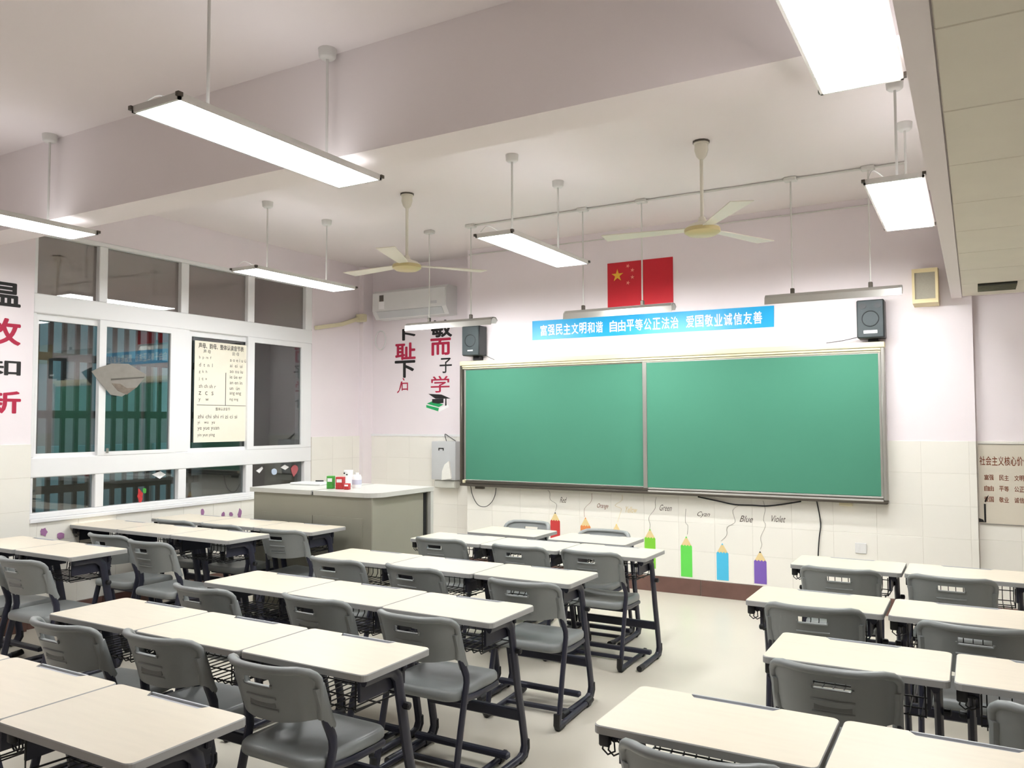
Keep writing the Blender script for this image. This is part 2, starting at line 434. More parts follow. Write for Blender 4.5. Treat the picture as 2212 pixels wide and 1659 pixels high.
def cable(name, pts, r, m, label, cat='cable', n=6):
    return tag(part(name, MB().tube(pts, r, n), m, None, 60), label, cat)
def smooth_path(pts, k=4):
    P = [Vector(p) for p in pts]; out = []
    for i in range(len(P)-1):
        a, b_, c, d = P[max(i-1, 0)], P[i], P[i+1], P[min(i+2, len(P)-1)]
        for j in range(k):
            t = j/k
            out.append(.5*((2*b_)+(-a+c)*t+(2*a-5*b_+4*c-d)*t*t+(-a+3*b_-3*c+d)*t**3))
    out.append(P[-1]); return out
YT = YF-TT
def zpx(ox, oy, s): return lambda L: [(ox+s*a, oy+s*b_) for a, b_ in L]
za = zpx(1140, 1040, .13562); zb = zpx(1440, 1050, .15371); zc = zpx(980, 1020, .22604)
def wallpts(L, Y): return [ony(a, b_, Y) for a, b_ in L]
cable('hanging_cable', smooth_path(wallpts(zc([(160, 120), (180, 220), (230, 310), (300, 330), (360, 290), (395, 220), (405, 150)]), YT-.02)), .0035, M_BLACK, 'thin black cable looping down under the left end of the blackboard')
cable('sagging_cable', smooth_path(wallpts(zb([(440, 150), (720, 210), (960, 260), (1200, 270), (1400, 280), (1640, 255), (1890, 215)]), YT-.012)), .006, M_BLACK, 'black cable sagging below the blackboard above the blue pencil decal')
vp = wallpts(zb([(2110, 215), (2165, 520), (2145, 720), (2130, 970)]), YT-.008); vp.append(Vector((vp[-1].x-.02, YT-.008, .06)))
cable('drop_cable', smooth_path(vp), .005, M_BLACK, 'black cable dropping from the blackboard down the tiled wall right of violet pencil')

# ------------------------------------------------------------------ pencil decals on the tiled wall
PC = [('red', (196, 58, 58), -3.592, .664, 'Red', (1217, 1080), za([(320,135),(355,185),(360,290),(450,350),(460,410),(435,480)]), M_MARK),
      ('orange', (226, 140, 80), -3.267, .632, 'Orange', (1302, 1094), za([(1020,190),(1015,310),(940,390),(900,450),(905,565)]), M_BROWN),
      ('yellow', (236, 205, 110), -2.948, .59, 'Yellow', (1364, 1101), za([(1505,215),(1500,300),(1390,380),(1490,430),(1480,490),(1430,650)]), M_WOOD),
      ('lime green', (128, 205, 55), -2.619, .563, 'Green', (1438, 1097), za([(2050,250),(2030,330),(2030,430),(1940,550),(1930,620),(1950,680),(1945,755)]), M_MARK),
      ('bright green', (100, 215, 85), -2.277, .518, 'Cyan', (1520, 1112), zb([(270,320),(265,400),(265,510),(300,560),(290,680)]), M_MARK),
      ('sky blue', (75, 190, 230), -1.953, .48, 'Blue', (1612, 1121), zb([(1020,270),(930,340),(960,470),(950,520),(850,580),(845,690),(765,770)]), M_MARK),
      ('violet', (122, 92, 180), -1.629, .436, 'Violet', (1682, 1121), zb([(1355,205),(1385,330),(1360,470),(1390,560),(1320,720),(1340,820),(1315,890)]), M_MARK)]
for nm, rgb, X, zt, word, wpx, line, ink in PC:
    t = thing('pencil_decal', 'paper %s pencil sticker with wavy pencil line and word %s on front wall' % (nm, word), 'sticker', (X, YT, zt), group='pencil stickers')
    hw = .052; zc_ = -.088; zb_ = max(-.36, .157-zt)
    mm = mat('decal_'+nm.replace(' ', '_'), rgb, .6, var=.05)
    n = 4; zig = []
    for k in range(n*2+1):
        zig.append((hw-2*hw*k/(n*2), zc_+(.012 if k % 2 else 0)))
    part('pencil_body', MB().prism([(-hw, zb_), (hw, zb_)]+zig, -.0025, -.0003), mm, t)
    part('wood_cone', MB().prism([(-hw, zc_-.002), (hw, zc_-.002), (.009, -.016), (-.009, -.016)], -.0018, -.0002), M_WOOD, t)
    part('lead_tip', MB().prism([(-.009, -.016), (.009, -.016), (0, 0)], -.0022, -.0003), M_INK if nm in ('violet', 'red') else mm, t)
    P = [p-Vector((X, YT, zt)) for p in smooth_path(wallpts(line, YT), 3)]
    part('drawn_line', MB().tube([(p.x, -.0012, p.z) for p in P], .0028, 4, .001, up=(0,1,0)), ink, t)
    wpt = ony(wpx[0], wpx[1], YT)
    tm = text_mb(word, .115 if len(word) > 3 else .075, .055, wpt.x-X, wpt.z-zt, .001, 0, .45)
    text_part('drawn_word', tm, ink, t)
tag(part('socket', MB().bbox(-.043, .043, -.01, 0, -.043, .043, .004).box(-.02, -.012, -.0115, -.0095, .008, .02).box(.012, .02, -.0115, -.0095, .008, .02).box(-.003, .003, -.0115, -.0095, -.03, -.018).box(-.022, -.012, -.0115, -.0095, -.022, -.01).box(.012, .022, -.0115, -.0095, -.022, -.01), M_ACW, None, None, (-.828, YT, .52)), 'white wall socket low on the tiles right of the pencil stickers', 'socket')

# ------------------------------------------------------------------ flag, banner, poster
fl = thing('flag_poster', 'red flag poster with one large and four small stars above blue banner', 'flag', (-2.697, YF, 2.848))
part('flag_sheet', MB().box(-.324, .324, -.006, -.001, -.211, .211), M_RED, fl)
def star(cx, cz, r, rot=0):
    return [(cx+(r if k % 2 == 0 else r*.382)*math.sin(rot+k*math.pi/5), cz+(r if k % 2 == 0 else r*.382)*math.cos(rot+k*math.pi/5)) for k in range(10)]
part('large_star', MB().prism(star(-.222, .087, .062), -.009, -.005), M_YEL, fl)
for sx_, sz_, ro in ((-.115, .168, .4), (-.07, .125, .2), (-.07, .058, 0), (-.115, .008, .3)):
    part('small_star', MB().prism(star(sx_, sz_, .021, ro), -.009, -.005), M_PINK, fl)
bn = thing('slogan_banner', 'bright blue slogan banner with white Chinese characters above the blackboard', 'banner', (0, YF, 0))
# the banner climbs a little and is slightly higher on the left
q0, q1, q2, q3 = (ony(*p, YF-.004) for p in ((1150, 694), (1672, 660), (1672, 706), (1150, 735)))
part('banner_sheet', MB().prism([(q3.x, q3.z), (q2.x, q2.z), (q1.x, q1.z), (q0.x, q0.z)], -.006, -.001), M_BLUE, bn)
tm = MB(); X0, X1 = ony(1167, 715, YF).x, ony(1648, 685, YF).x
segs = ['富强民主文明和谐', '自由平等公正法治', '爱国敬业诚信友善']
un = (X1-X0)/(24+2*.7); xx = X0
for si, sg in enumerate(segs):
    for ch in sg:
        f_ = (xx-q0.x)/(q1.x-q0.x); zc_ = (q0.z+q3.z)/2*(1-f_)+(q1.z+q2.z)/2*f_
        text_part('character', text_mb(ch, un*.84, .105, xx+un/2, zc_-.004, .0075, .02), M_WHITE, bn); xx += un
    xx += un*.7
po = thing('values_poster', 'beige framed values poster with brown Chinese lettering at the right edge', 'poster', (0, YF+.06-TT, 0))
pa, pb_, pc_ = ony(2112, 958, YF+.05), ony(2112, 1131, YF+.05), ony(2212, 958, YF+.05)
px0, px1 = pa.x, pa.x+.9
part('poster_sheet', MB().bbox(px0, px1, -.008, -.0005, pb_.z, pa.z, .002), mat('poster_beige', (214, 206, 190), .5, var=.06, scale=3), po)
tm = MB(); Yp = YF+.05
def pt(s, pxx, pxy, h, dx, w):
    for k, ch in enumerate(s):
        p = ony(pxx, pxy, Yp)
        if ch != ' ': text_part('character', text_mb(ch, w, h, p.x+dx*k, p.z, .0095, .015), M_BROWN, po)
pt('社会主义核心价值观', 2122, 995, .068, .0405, .036)
for r_, s in enumerate(('富强 民主 文明 和谐', '自由 平等 公正 法治', '爱国 敬业 诚信 友善')):
    pt(s, 2131, 1031+23.5*r_, .04, .0325, .029)
lp0 = ony(2128, 1128, Yp)
part('lamp_drawing', MB().box(lp0.x-.005, lp0.x+.008, -.0095, -.0085, lp0.z, lp0.z+.14).prism([(lp0.x-.04, lp0.z), (lp0.x-.004, lp0.z), (lp0.x-.012, lp0.z+.02), (lp0.x-.04, lp0.z+.03)], -.0095, -.0085)
     .prism([(lp0.x, lp0.z+.16), (lp0.x+.012, lp0.z+.19), (lp0.x+.03, lp0.z+.21), (lp0.x+.02, lp0.z+.18), (lp0.x+.008, lp0.z+.15)], -.0095, -.0085), M_INK, po)
part('frame_strip', MB().box(px0, px1, -.012, -.008, pa.z-.006, pa.z).box(px0, px1, -.012, -.008, pb_.z, pb_.z+.006), M_ALU, po)

# ------------------------------------------------------------------ wall characters
def wall_char(ch, box, col, label, Y=YA, bold=.035):
    p, q_ = ony(box[0], box[1], Y), ony(box[2], box[3], Y)
    c = (p+q_)/2
    tm = text_mb(ch, abs(q_.x-p.x), abs(p.z-q_.z), 0, 0, .002, bold)
    o = text_part('wall_character', tm, col, None, (c.x, Y, c.z))
    return tag(o, label, 'lettering', 'calligraphy characters on the walls')
wall_char('敏', (932, 694, 976, 726), M_INK, 'black brush character half hidden behind the lamp, top of right wall column')
wall_char('而', (931, 733, 973, 765), M_CRIM, 'crimson brush character with comb strokes, second in right wall column')
wall_char('子', (950, 774, 976, 805), M_INK, 'narrow black brush character, third in right wall column beside blackboard', bold=.01)
wall_char('学', (931, 813, 971, 847), M_CRIM, 'crimson brush character directly above the graduation cap decal', bold=.01)
wall_char('卜', (870, 712, 897, 733), M_INK, 'short black brush character under the left lamp, top of left column', bold=.05)
wall_char('耻', (855, 743, 897, 775), M_CRIM, 'crimson brush character, second in the left wall column')
wall_char('下', (854, 781, 896, 814), M_INK, 'black brush character with a long top bar in the left column')
wp_, wq = ony(855, 817, YA), ony(884, 850, YA); c = (wp_+wq)/2
tm = text_mb('口', .085, .085, .035, -.01, .002, .03)
tm.prism([(-.02, .05), (.0, .05), (-.022, -.02), (-.05, -.07), (-.075, -.085), (-.075, -.07), (-.05, -.05), (-.035, 0)], -.002, -.0005)
tm.prism([(.0, .09), (.02, .085), (.03, .062), (.018, .06)], -.002, -.0005)
tag(text_part('wall_character', tm, M_CRIM, None, (c.x, YA, c.z)), 'partly peeled crimson brush character at the bottom of the left column', 'lettering', 'calligraphy characters on the walls')
# graduation cap decal
gc = thing('cap_decal', 'black graduation cap over green books wall decal below crimson character', 'sticker', (0, YA, 0))
zd = zpx(780, 590, .18083)
def flat(L, y0_, y1_): return MB().prism([(p.x, p.z) for p in wallpts(zd(L), YA)], y0_, y1_)
part('cap_board', flat([(805, 1442), (960, 1450), (1070, 1498), (890, 1500)], -.003, -.001), M_INK, gc)
part('cap_crown', flat([(850, 1505), (985, 1500), (985, 1550), (920, 1560), (850, 1548)], -.003, -.001), M_INK, gc)
part('tassel', flat([(1008, 1495), (1020, 1495), (1022, 1580), (1004, 1585)], -.003, -.001), M_INK, gc)
part('book', flat([(785, 1560), (850, 1530), (985, 1570), (930, 1600)], -.002, -.001), mat('decal_green', (30, 165, 95), .6), gc)
part('book', flat([(780, 1575), (930, 1612), (920, 1650), (780, 1605)], -.002, -.001), mat('decal_green', (30, 165, 95), .6), gc)
part('book_pages', flat([(935, 1610), (1040, 1570), (1050, 1600), (930, 1660)], -.002, -.001), M_WHITE, gc)
# left pier characters (only their right halves are inside the picture)
XPIER = XL+.045
for ch, y0_, y1_, col, lab in (('温', 614, 664, M_INK, 'black brush character on the left pier, topmost at picture edge'),
                          ('故', 692, 746, M_CRIM, 'crimson brush character on the left pier, second from top'),
                          ('知', 779, 812, M_INK, 'black brush character on the left pier, third from top'),
                          ('新', 846, 892, M_CRIM, 'crimson brush character on the left pier, lowest of four')):
    a, b_ = onx(44, y0_, XPIER), onx(44, y1_, XPIER)
    tm = text_mb(ch, .27, a.z-b_.z, 0, 0, .002, .03)
    o = text_part('wall_character', tm, col, None, (XPIER, a.y-.135, (a.z+b_.z)/2)); o.rotation_euler = (0, 0, math.pi/2)
    tag(o, lab, 'lettering', 'calligraphy characters on the walls')

# ------------------------------------------------------------------ chart on window, stickers
def leftpt(a, b_, X): return onx(a, b_, X)
XC = XL-.02
c0_, c1_ = leftpt(421, 728, XC), leftpt(541, 960, XC)
ch = thing('pinyin_chart', 'large cream pinyin chart taped inside the third window pane', 'poster', (XC, (c0_.y+c1_.y)/2, 0), math.pi/2)
zt_, zb__ = leftpt(421, 735, XC).z, leftpt(421, 956, XC).z; hw = (c1_.y-c0_.y)/2
part('chart_sheet', MB().box(-hw, hw, -.003, 0, zb__, zt_), M_PAPER, ch)
tm = MB(); HH = zt_-zb__
def row(s, u, v, h, w=None, b_=.0):
    text_mb(s, w, h, -hw+2*hw*u, zt_-HH*v, .0045, b_, left=True, target=tm, res=2)
row('声母、韵母、整体认读音节表', .06, .045, .05, .53, .02)
row('声 母', .14, .10, .035); row('韵 母', .64, .10, .035)
for k, s in enumerate(('b  p  m  f', 'd  t  n  l', 'g  k  h', 'j  q  x', 'zh ch sh r', 'z  c  s', 'y    w')):
    row(s, .07, .165+.07*k, .034)
for k, s in enumerate(('a o e i u ü', 'ai  ei  ui', 'ao ou iu', 'ie üe er', 'an en in', 'un  ün', 'ang eng', 'ing ong')):
    row(s, .6, .165+.058*k, .032)
row('整体认读音节', .36, .67, .03, .17)
for k, s in enumerate(('zhi chi shi ri zi ci si', 'yi    wu   yu', 'ye yue yuan', 'yin yun ying')):
    row(s, .06, .745+.062*k, .036, .46 if k == 0 else None)
tag(text_part('lettering', tm, M_INKG, ch), kind='stuff')
part('ruled_line', MB().box(-.003+.02, .003+.02, -.0045, -.003, zt_-HH*.63, zt_-HH*.3).box(-hw+.03, hw-.03, -.0045, -.003, zt_-HH*.635, zt_-HH*.63), M_INKG, ch)
def glass_sticker(name, polys, mm, X, label, cat='sticker'):
    t = None
    P = [leftpt(a, b_, X) for a, b_ in polys[0]]
    c = sum(P, Vector())/len(P)
    o = part(name, MB().prism([(p.y-c.y, p.z-c.z) for p in P], -.001, .003, 'x'), mm, None, None, (X, c.y, c.z))
    return tag(o, label, cat)
XG = XL+.0125
f_ = thing('paper_fan', 'grey paper fan with ink drawing stuck on the first two window panes', 'decoration', (XL+.02, 0, 0))
def ls(L): return zpx(0, 580, .205)(L)
fanp = [leftpt(a, b_, XL+.02) for a, b_ in ls([(960, 1085), (1050, 1040), (1180, 1000), (1350, 1005), (1540, 1120), (1440, 1250), (1280, 1350), (1160, 1330), (1030, 1180)])]
part('fan_sheet', MB().prism([(p.y, p.z) for p in fanp], .003, .006, 'x'), mat('fan_paper', (140, 135, 128), .8, var=.15, scale=20), f_)
fanp = [leftpt(a, b_, XL+.02) for a, b_ in ls([(1165, 1160), (1520, 1140), (1510, 1155), (1165, 1180)])]
part('fan_fold', MB().prism([(p.y, p.z) for p in fanp], .006, .008, 'x'), M_INKG, f_)
fanp = [leftpt(a, b_, XL+.02) for a, b_ in ls([(1170, 1210), (1260, 1215), (1330, 1260), (1430, 1255), (1330, 1330), (1240, 1290)])]
part('fan_picture', MB().prism([(p.y, p.z) for p in fanp], .006, .008, 'x'), mat('fan_ink', (120, 108, 98), .8, var=.4, scale=40), f_)
def blob(cx, cy, rx, ry, n=10, j=.2):
    return [(cx+rx*(1+random.uniform(-j, j))*math.cos(2*math.pi*k/n), cy+ry*(1+random.uniform(-j, j))*math.sin(2*math.pi*k/n)) for k in range(n)]
XS2 = XL-.043
glass_sticker('paper_diamond', [[(328, 1025), (346, 1018), (358, 1025), (345, 1034)]], M_WHITE, XS2, 'small white paper diamond on the second lower window pane')
glass_sticker('paper_figure', [blob(302, 1072, 6, 15, 12, .35)], M_REDP, XS2, 'tiny red and white cut-out figure on the second lower pane')
glass_sticker('paper_leaf', [blob(312, 1060, 4, 6)], M_GREEN, XS2, 'tiny green paper leaf above the red cut-out figure')
glass_sticker('paper_kite', [[(553, 1017), (566, 1008), (568, 1012), (560, 1022)]], M_WHITE, XS2, 'small white paper kite at left of the fourth lower pane')
glass_sticker('paper_snowflake', [[(606, 1010), (615, 1004), (624, 1009), (616, 1015)]], M_WHITE, XS2, 'small white paper snowflake beside the red paper balloon')
glass_sticker('paper_ball', [blob(592, 1019, 6, 7, 12, .05)], mat('decal_paleblue', (190, 205, 225), .6), XS2, 'pale blue round paper sticker between kite and snowflake')
glass_sticker('paper_balloon', [[(628, 1012), (632, 1006), (637, 1004), (642, 1007), (644, 1013), (641, 1021), (634, 1030), (630, 1021)]], mat('decal_rose', (178, 92, 96), .6), XS2, 'rose red paper balloon on the fourth lower window pane')
k = 0
for cx, cy_, rx, ry, lab in ((94, 1149, 9, 8, 'purple flower sticker at left on the tiles under the window'), (130, 1157, 8, 7, 'purple flower sticker under the window, second from left'),
                        (437, 1105, 4, 8, 'purple tower-shaped sticker on tiles beside the podium end'), (482, 1111, 4, 5, 'small purple sticker in the middle of the tile border'),
                        (499, 1111, 4, 4, 'faint pink sticker in the tile border near podium'), (518, 1109, 4, 9, 'tall purple castle sticker nearest the podium')):
    glass_sticker('flower_sticker', [blob(cx, cy_, rx, ry, 11, .3)], M_PURP, XL+TT+.001, lab)

# ------------------------------------------------------------------ air conditioner, pipes, speakers, dispenser
a0, a1 = ony(805, 634, YA-.21), ony(964, 620, YA-.21)
ax0, ax1, az1, az0 = a0.x, a1.x, 3.055, 2.73
ac = thing('air_conditioner', 'white split air conditioner high on the front wall left corner', 'air conditioner', (ax0, YA, 0))
w = ax1-ax0
part('body', MB().prism([(0, az1), (-.17, az1), (-.21, az1-.03), (-.215, az0+.09), (-.15, az0), (0, az0)], 0, w, 'x'), M_ACW, ac)
part('front_panel', MB().bbox(.006, w-.006, -.222, -.205, az0+.085, az1-.03, .006), M_ACW, ac, 40)
part('air_flap', MB().prism([(-.214, az0+.078), (-.16, az0+.008), (-.152, az0+.013), (-.206, az0+.083)], .06, w-.06, 'x'), M_APG, ac)
st = MB().box(.11, .17, -.2255, -.222, az1-.13, az1-.06).box(.1, .18, -.2245, -.222, az1-.22, az1-.135, 1)
part('energy_label', st, [M_INKG, M_WHITE], ac)
part('display', MB().box(w-.2, w-.12, -.2245, -.222, az0+.12, az0+.15), M_APG, ac)
tp = [onx(668, 706, XL+.03), onx(735, 697, XL+.03)]
tr = thing('pipe_trunking', 'beige sloping pipe trunking on window wall running to the air conditioner', 'pipe', (0, 0, 0))
pE = Vector((XL+.09, YA-.2, 2.77))
part('trunk', MB().tube([Vector((XL+.035, 6.5, tp[0].z)), Vector((XL+.035, 6.9, tp[0].z*.6+2.77*.4)), Vector((XL+.035, 7.21, 2.755))], .03, 4, .03), M_CREAM, tr)
part('elbow', MB().bbox(XL+.005, XL+.13, YA-.25, YA-.18, 2.71, 2.80, .01), M_CREAM, tr)
def speaker(px0, py0, px1, py1, Y, label, badge):
    p, q_ = ony(px0, py0, Y), ony(px1, py1, Y); wd_, h_ = q_.x-p.x, p.z-q_.z
    t = thing('wall_speaker', label, 'speaker', ((p.x+q_.x)/2, Y, q_.z), group='dark wall speakers beside the blackboard')
    part('cabinet', MB().bbox(-wd_/2, wd_/2, .012, .16, 0, h_, .008), M_SPK, t, 40)
    gr_ = part('grille', MB().bbox(-wd_/2+.004, wd_/2-.004, 0, .014, .004, h_-.004, .006), M_GRILL, t, 40)
    part('woofer_ring', MB().tube([(.062*math.cos(k*math.pi/12), -.001, h_*.5+.062*math.sin(k*math.pi/12)) for k in range(25)], .004, 5), M_SPK, t)
    for s in ((-1, 1) if badge else ()):
        part('horn', MB().prism([(s*.055+.028*math.cos(k*math.pi/8), h_-.05+.022*math.sin(k*math.pi/8)) for k in range(16)], -.003, .001), M_SPK, t)
    if badge: part('badge', MB().bbox(-.05, .05, -.003, .001, .035, .06, .001), M_WHITE, t)
    else:
        for k in range(4): part('badge_letter', MB().box(-.03+.017*k, -.018+.017*k, -.002, .001, .045, .058), M_WHITE, t)
    part('wall_bracket', MB().bbox(-.03, .05, .1, YF-Y if Y < YF else .2, -.05, .0, .004), M_BLACK, t)
speaker(997, 705, 1034, 767, 6.93, 'dark wall speaker at the upper left corner of the blackboard', False)
speaker(1849, 649, 1911, 728, 6.93, 'dark wall speaker with white badge above right blackboard corner', True)
cable('speaker_cable', smooth_path(wallpts([(1851, 729), (1820, 736), (1785, 741)], YF-.06)), .003, M_BLACK, 'thin cable from right dark speaker to the blackboard top')
cable('speaker_wire', smooth_path(wallpts([(1040, 762), (1055, 771), (1068, 777)], YF-.06)), .003, M_BLACK, 'thin cable from left dark speaker to the blackboard top')
p, q_ = ony(1969, 582, 6.86), ony(2027, 652, 6.86)
ls_ = thing('loudspeaker_box', 'beige box loudspeaker with grey mesh high beside the ceiling bulkhead', 'speaker', ((p.x+q_.x)/2, 6.86, q_.z))
hw = (q_.x-p.x)/2; hh = p.z-q_.z
part('box', MB().prism([(.02, 0), (YF-6.86, .0), (YF-6.86, hh+.03), (.03, hh)], -hw, hw, 'x'), M_BEIGE, ls_)
part('front_frame', MB().box(-hw, hw, 0, .022, 0, .03).box(-hw, hw, .0, .022, hh-.03, hh).box(-hw, -hw+.018, 0, .022, .03, hh-.03).box(hw-.018, hw, 0, .022, .03, hh-.03), M_BEIGE, ls_)
part('mesh_front', MB().box(-hw+.018, hw-.018, .012, .02, .03, hh-.03), M_MESH, ls_)
p, q_ = ony(932, 953, YA-.13), ony(984, 1038, YA-.13)
ds = thing('water_dispenser', 'grey wall box with small black label left of the blackboard', 'dispenser', (p.x, YA-TT, q_.z))
wd_, hh = q_.x-p.x, p.z-q_.z
part('body', MB().bbox(0, wd_, -.12, 0, 0, hh, .012, 0, 2), M_APG, ds, 40)
part('label_mark', MB().box(wd_*.3, wd_*.52, -.122, -.119, hh*.80, hh*.83).box(wd_*.3, wd_*.34, -.122, -.119, hh*.76, hh*.8).box(wd_*.48, wd_*.52, -.122, -.119, hh*.76, hh*.8), M_INK, ds)
part('drip_tray', MB().bbox(.02, wd_-.02, -.1, 0, -.09, -.005, .01), mat('tray_beige', (205, 205, 196), .5), ds)
tw = [(wd_*.48, .0), (wd_*.87, .02), (wd_*.82, .13), (wd_*.78, .21), (wd_*.6, .17), (wd_*.5, .1)]
tag(part('cloth', MB().prism(tw, -.145, -.122), mat('white_cloth', (244, 243, 236), .9, var=.04, bump=.4, scale=30), None, None, (p.x, YA-TT, q_.z)), 'white cloth hanging on the front of the grey wall box', 'cloth')
cable('dispenser_cord', smooth_path([ony(965, 955, YA-.08), ony(961, 938, YA-.04), ony(970, 943, YA-.03), ony(986, 954, YA-.02)]), .004, M_BLACK, 'short black cord on top of the grey wall box')
cr = thing('cable_coil', 'faint white coil of cable hanging under the air conditioner', 'cable', (*ony(822, 735, YA-.03),))
part('coil', MB().tube([(.075*math.cos(k*math.pi/12), 0, .11*math.sin(k*math.pi/12)) for k in range(25)], .008, 6, up=(0,1,0)), M_ACW, cr, 60)
# air vent at the end of the bulkhead
v0, v1 = onz(2112, 613, BZ), onz(2185, 626, BZ)
vt = thing('air_vent', 'dark slotted air vent in the bulkhead near the front wall', 'vent', (v0.x, 6.45, BZ))
part('vent_slot', MB().box(0, .235, 0, .32, -.012, -.001), M_DARK, vt)
for k in range(4): part('vent_slat', MB().box(0, .235, .05+.075*k, .06+.075*k, -.02, -.012), mat('vent_grey', (120, 120, 100), .6), vt)

# ================================================================== LIGHTS AND FANS
def pendant(x, y, label):
    t = thing('pendant_light', label, 'lamp', (x, y, 2.77), group='flat pendant panel lights')
    hw, hl = .14, .595
    part('housing', MB().box(-hw, hw, -hl, hl, .004, .022).box(-hw, -hw+.01, -hl, hl, -.006, .004).box(hw-.01, hw, -hl, hl, -.006, .004).box(-hw, hw, -hl, -hl+.012, -.006, .004).box(-hw, hw, hl-.012, hl, -.006, .004), M_LAMP, t)
    for s in (-1, 1):
        part('end_tab', MB().box(-hw-.009, -hw+.008, s*hl-.01, s*hl+.012, .004, .02), M_ALU_D, t)
        part('end_tab', MB().box(hw-.008, hw+.009, s*hl-.01, s*hl+.012, .004, .02), M_ALU_D, t)
    part('added_fill_strip', MB().box(-hw+.03, hw-.03, -hl+.05, hl-.05, .022, .024), M_CEIL_FILL, t)  # added glowing strip on the housing top, only there to brighten the ceiling
    part('diffuser', MB().box(-hw+.01, hw-.01, -hl+.012, hl-.012, -.002, .004), M_DIFF, t)
    for s in (-1, 1):
        part('rod', MB().tube([(0, s*.35, .02), (0, s*.35, ZC-2.77-.03)], .007, 8), M_LAMP, t, 60)
        part('ceiling_mount', MB().lathe([(.03, ZC-2.77-.05), (.042, ZC-2.77-.04), (.045, ZC-2.77)], 14, (0, s*.35)), M_LAMP, t, 50)
    part('cord', MB().tube(smooth_path([(0, -.35, .05), (-.05, -.43, .06), (-.1, -.5, .09), (-.12, -.56, .04)]), .003, 5), M_LAMP, t, 60)
for x, a in ((-5.03, 'over the desks by the windows'), (-2.70, 'over the middle desk block'), (-.33, 'beside the ceiling bulkhead')):
    for y, b_ in ((2.55, 'nearer the camera, before the beam'), (5.06, 'beyond the beam, farther from camera')):
        pendant(x, y, 'glowing flat pendant light %s, %s' % (a, b_))
def fan(x, y, ang, label, L=.66):
    t = thing('ceiling_fan', label, 'fan', (x, y, ZC), ang, group='three-blade ceiling fans')
    part('canopy', MB().lathe([(.05, 0), (.05, -.02), (.042, -.022), (.045, -.06), (.032, -.1), (.014, -.12)][::-1], 16), M_FAN, t, 40)
    part('ceiling_hook', MB().lathe([(.055, -.012), (.055, 0)], 12), M_ALU_D, t)
    part('down_rod', MB().tube([(0, 0, -.11), (0, 0, -.54)], .012, 8), M_FAN, t, 60)
    part('motor', MB().lathe([(.02, -.5), (.03, -.53), (.085, -.55), (.11, -.57), (.112, -.59), (.095, -.61), (.0, -.615)][::-1], 24), M_FAN, t, 40)
    part('gold_ring', MB().lathe([(.088, -.617), (.114, -.6), (.116, -.585), (.113, -.575)], 24), M_FANG, t, 40)
    bl = MB(); n = 8
    for i in range(n+1):
        u = i/n; x_ = .11+u*(L-.11); wd_ = .036+.034*u**.8; tw_ = .09*(1-.3*u); z_ = -.575
        for s_, hgt in ((-1, .003), (1, .003), (1, -.003), (-1, -.003)):
            bl.v.append((x_, s_*wd_*math.cos(tw_), z_+s_*wd_*math.sin(tw_)+hgt))
    for i in range(n):
        for k in range(4): bl.f.append((i*4+k, i*4+(k+1) % 4, i*4+4+(k+1) % 4, i*4+4+k)); bl.m.append(0)
    bl.f += [(0, 1, 2, 3), (n*4+3, n*4+2, n*4+1, n*4)]; bl.m += [0, 0]
    me = bl.mesh('blade', M_FAN, 40)
    for k in range(3):
        b = obj('blade', me, t, (0, 0, 0), k*2*math.pi/3)
fan(-1.503, 5.10, math.radians(66), 'cream three-blade ceiling fan hanging in front of the red flag')
fan(-3.89, 5.10, math.radians(54), 'cream three-blade ceiling fan hanging in front of the air conditioner')
def board_light(x0_, x1_, rods, label):
    t = thing('board_light', label, 'lamp', (0, 6.21, 2.45), group='blackboard lamps')
    # trough reflector opening down and toward the board
    prof = [(-.058, -.03), (-.05, .02), (-.02, .045), (.03, .045), (.06, .02), (.056, .016), (.028, .039), (-.018, .039), (-.044, .017), (-.053, -.03)]
    part('reflector', MB().prism(prof, x0_, x1_, 'x'), M_ALU, t)
    for xx_ in (x0_, x1_-.012): part('end_cap', MB().prism([(-.055, -.02), (-.05, .02), (-.02, .045), (.03, .045), (.06, .02), (.03, -.01)], xx_, xx_+.012, 'x'), M_LAMP, t)
    part('lamp_tube', MB().tube([(x0_+.03, .012, .01), (x1_-.03, .012, .01)], .014, 10), M_TUBE, t, 60)
    for r_ in rods:
        part('rod', MB().tube([(r_, 0, .045), (r_, 0, ZC-2.45-.03)], .006, 8), M_LAMP, t, 60)
        part('rod_clip', MB().bbox(r_-.014, r_+.014, -.014, .014, .04, .085, .004), M_ALU_D, t)
        part('junction_box', MB().bbox(r_-.045, r_+.045, -.035, .035, ZC-2.45-.03, ZC-2.45, .006), M_LAMP, t)
board_light(-1.35, -.42, (-1.156, -.622), 'slim silver board lamp hanging at right beside the speaker')
board_light(-3.03, -2.07, (-2.865, -2.335), 'slim silver board lamp hanging below the red flag')
board_light(-4.72, -3.75, (-4.47, -4.0), 'slim silver board lamp hanging in front of the air conditioner')
tag(part('ceiling_conduit', MB().tube([(-4.02, 6.215, ZC-.012), (-.37, 6.215, ZC-.012)], .009, 8), M_LAMP, None, 60), 'thin white conduit along the ceiling linking the board lamps', 'pipe')
tag(part('wall_cable', MB().tube([(-4.6, YF-.008, 3.31), (-3.2, YF-.008, 3.30), (-1.6, YF-.008, 3.31), (-.6, YF-.008, 3.31)], .006, 6), M_LAMP, None, 60), 'thin cable along the front wall just under the ceiling', 'cable')

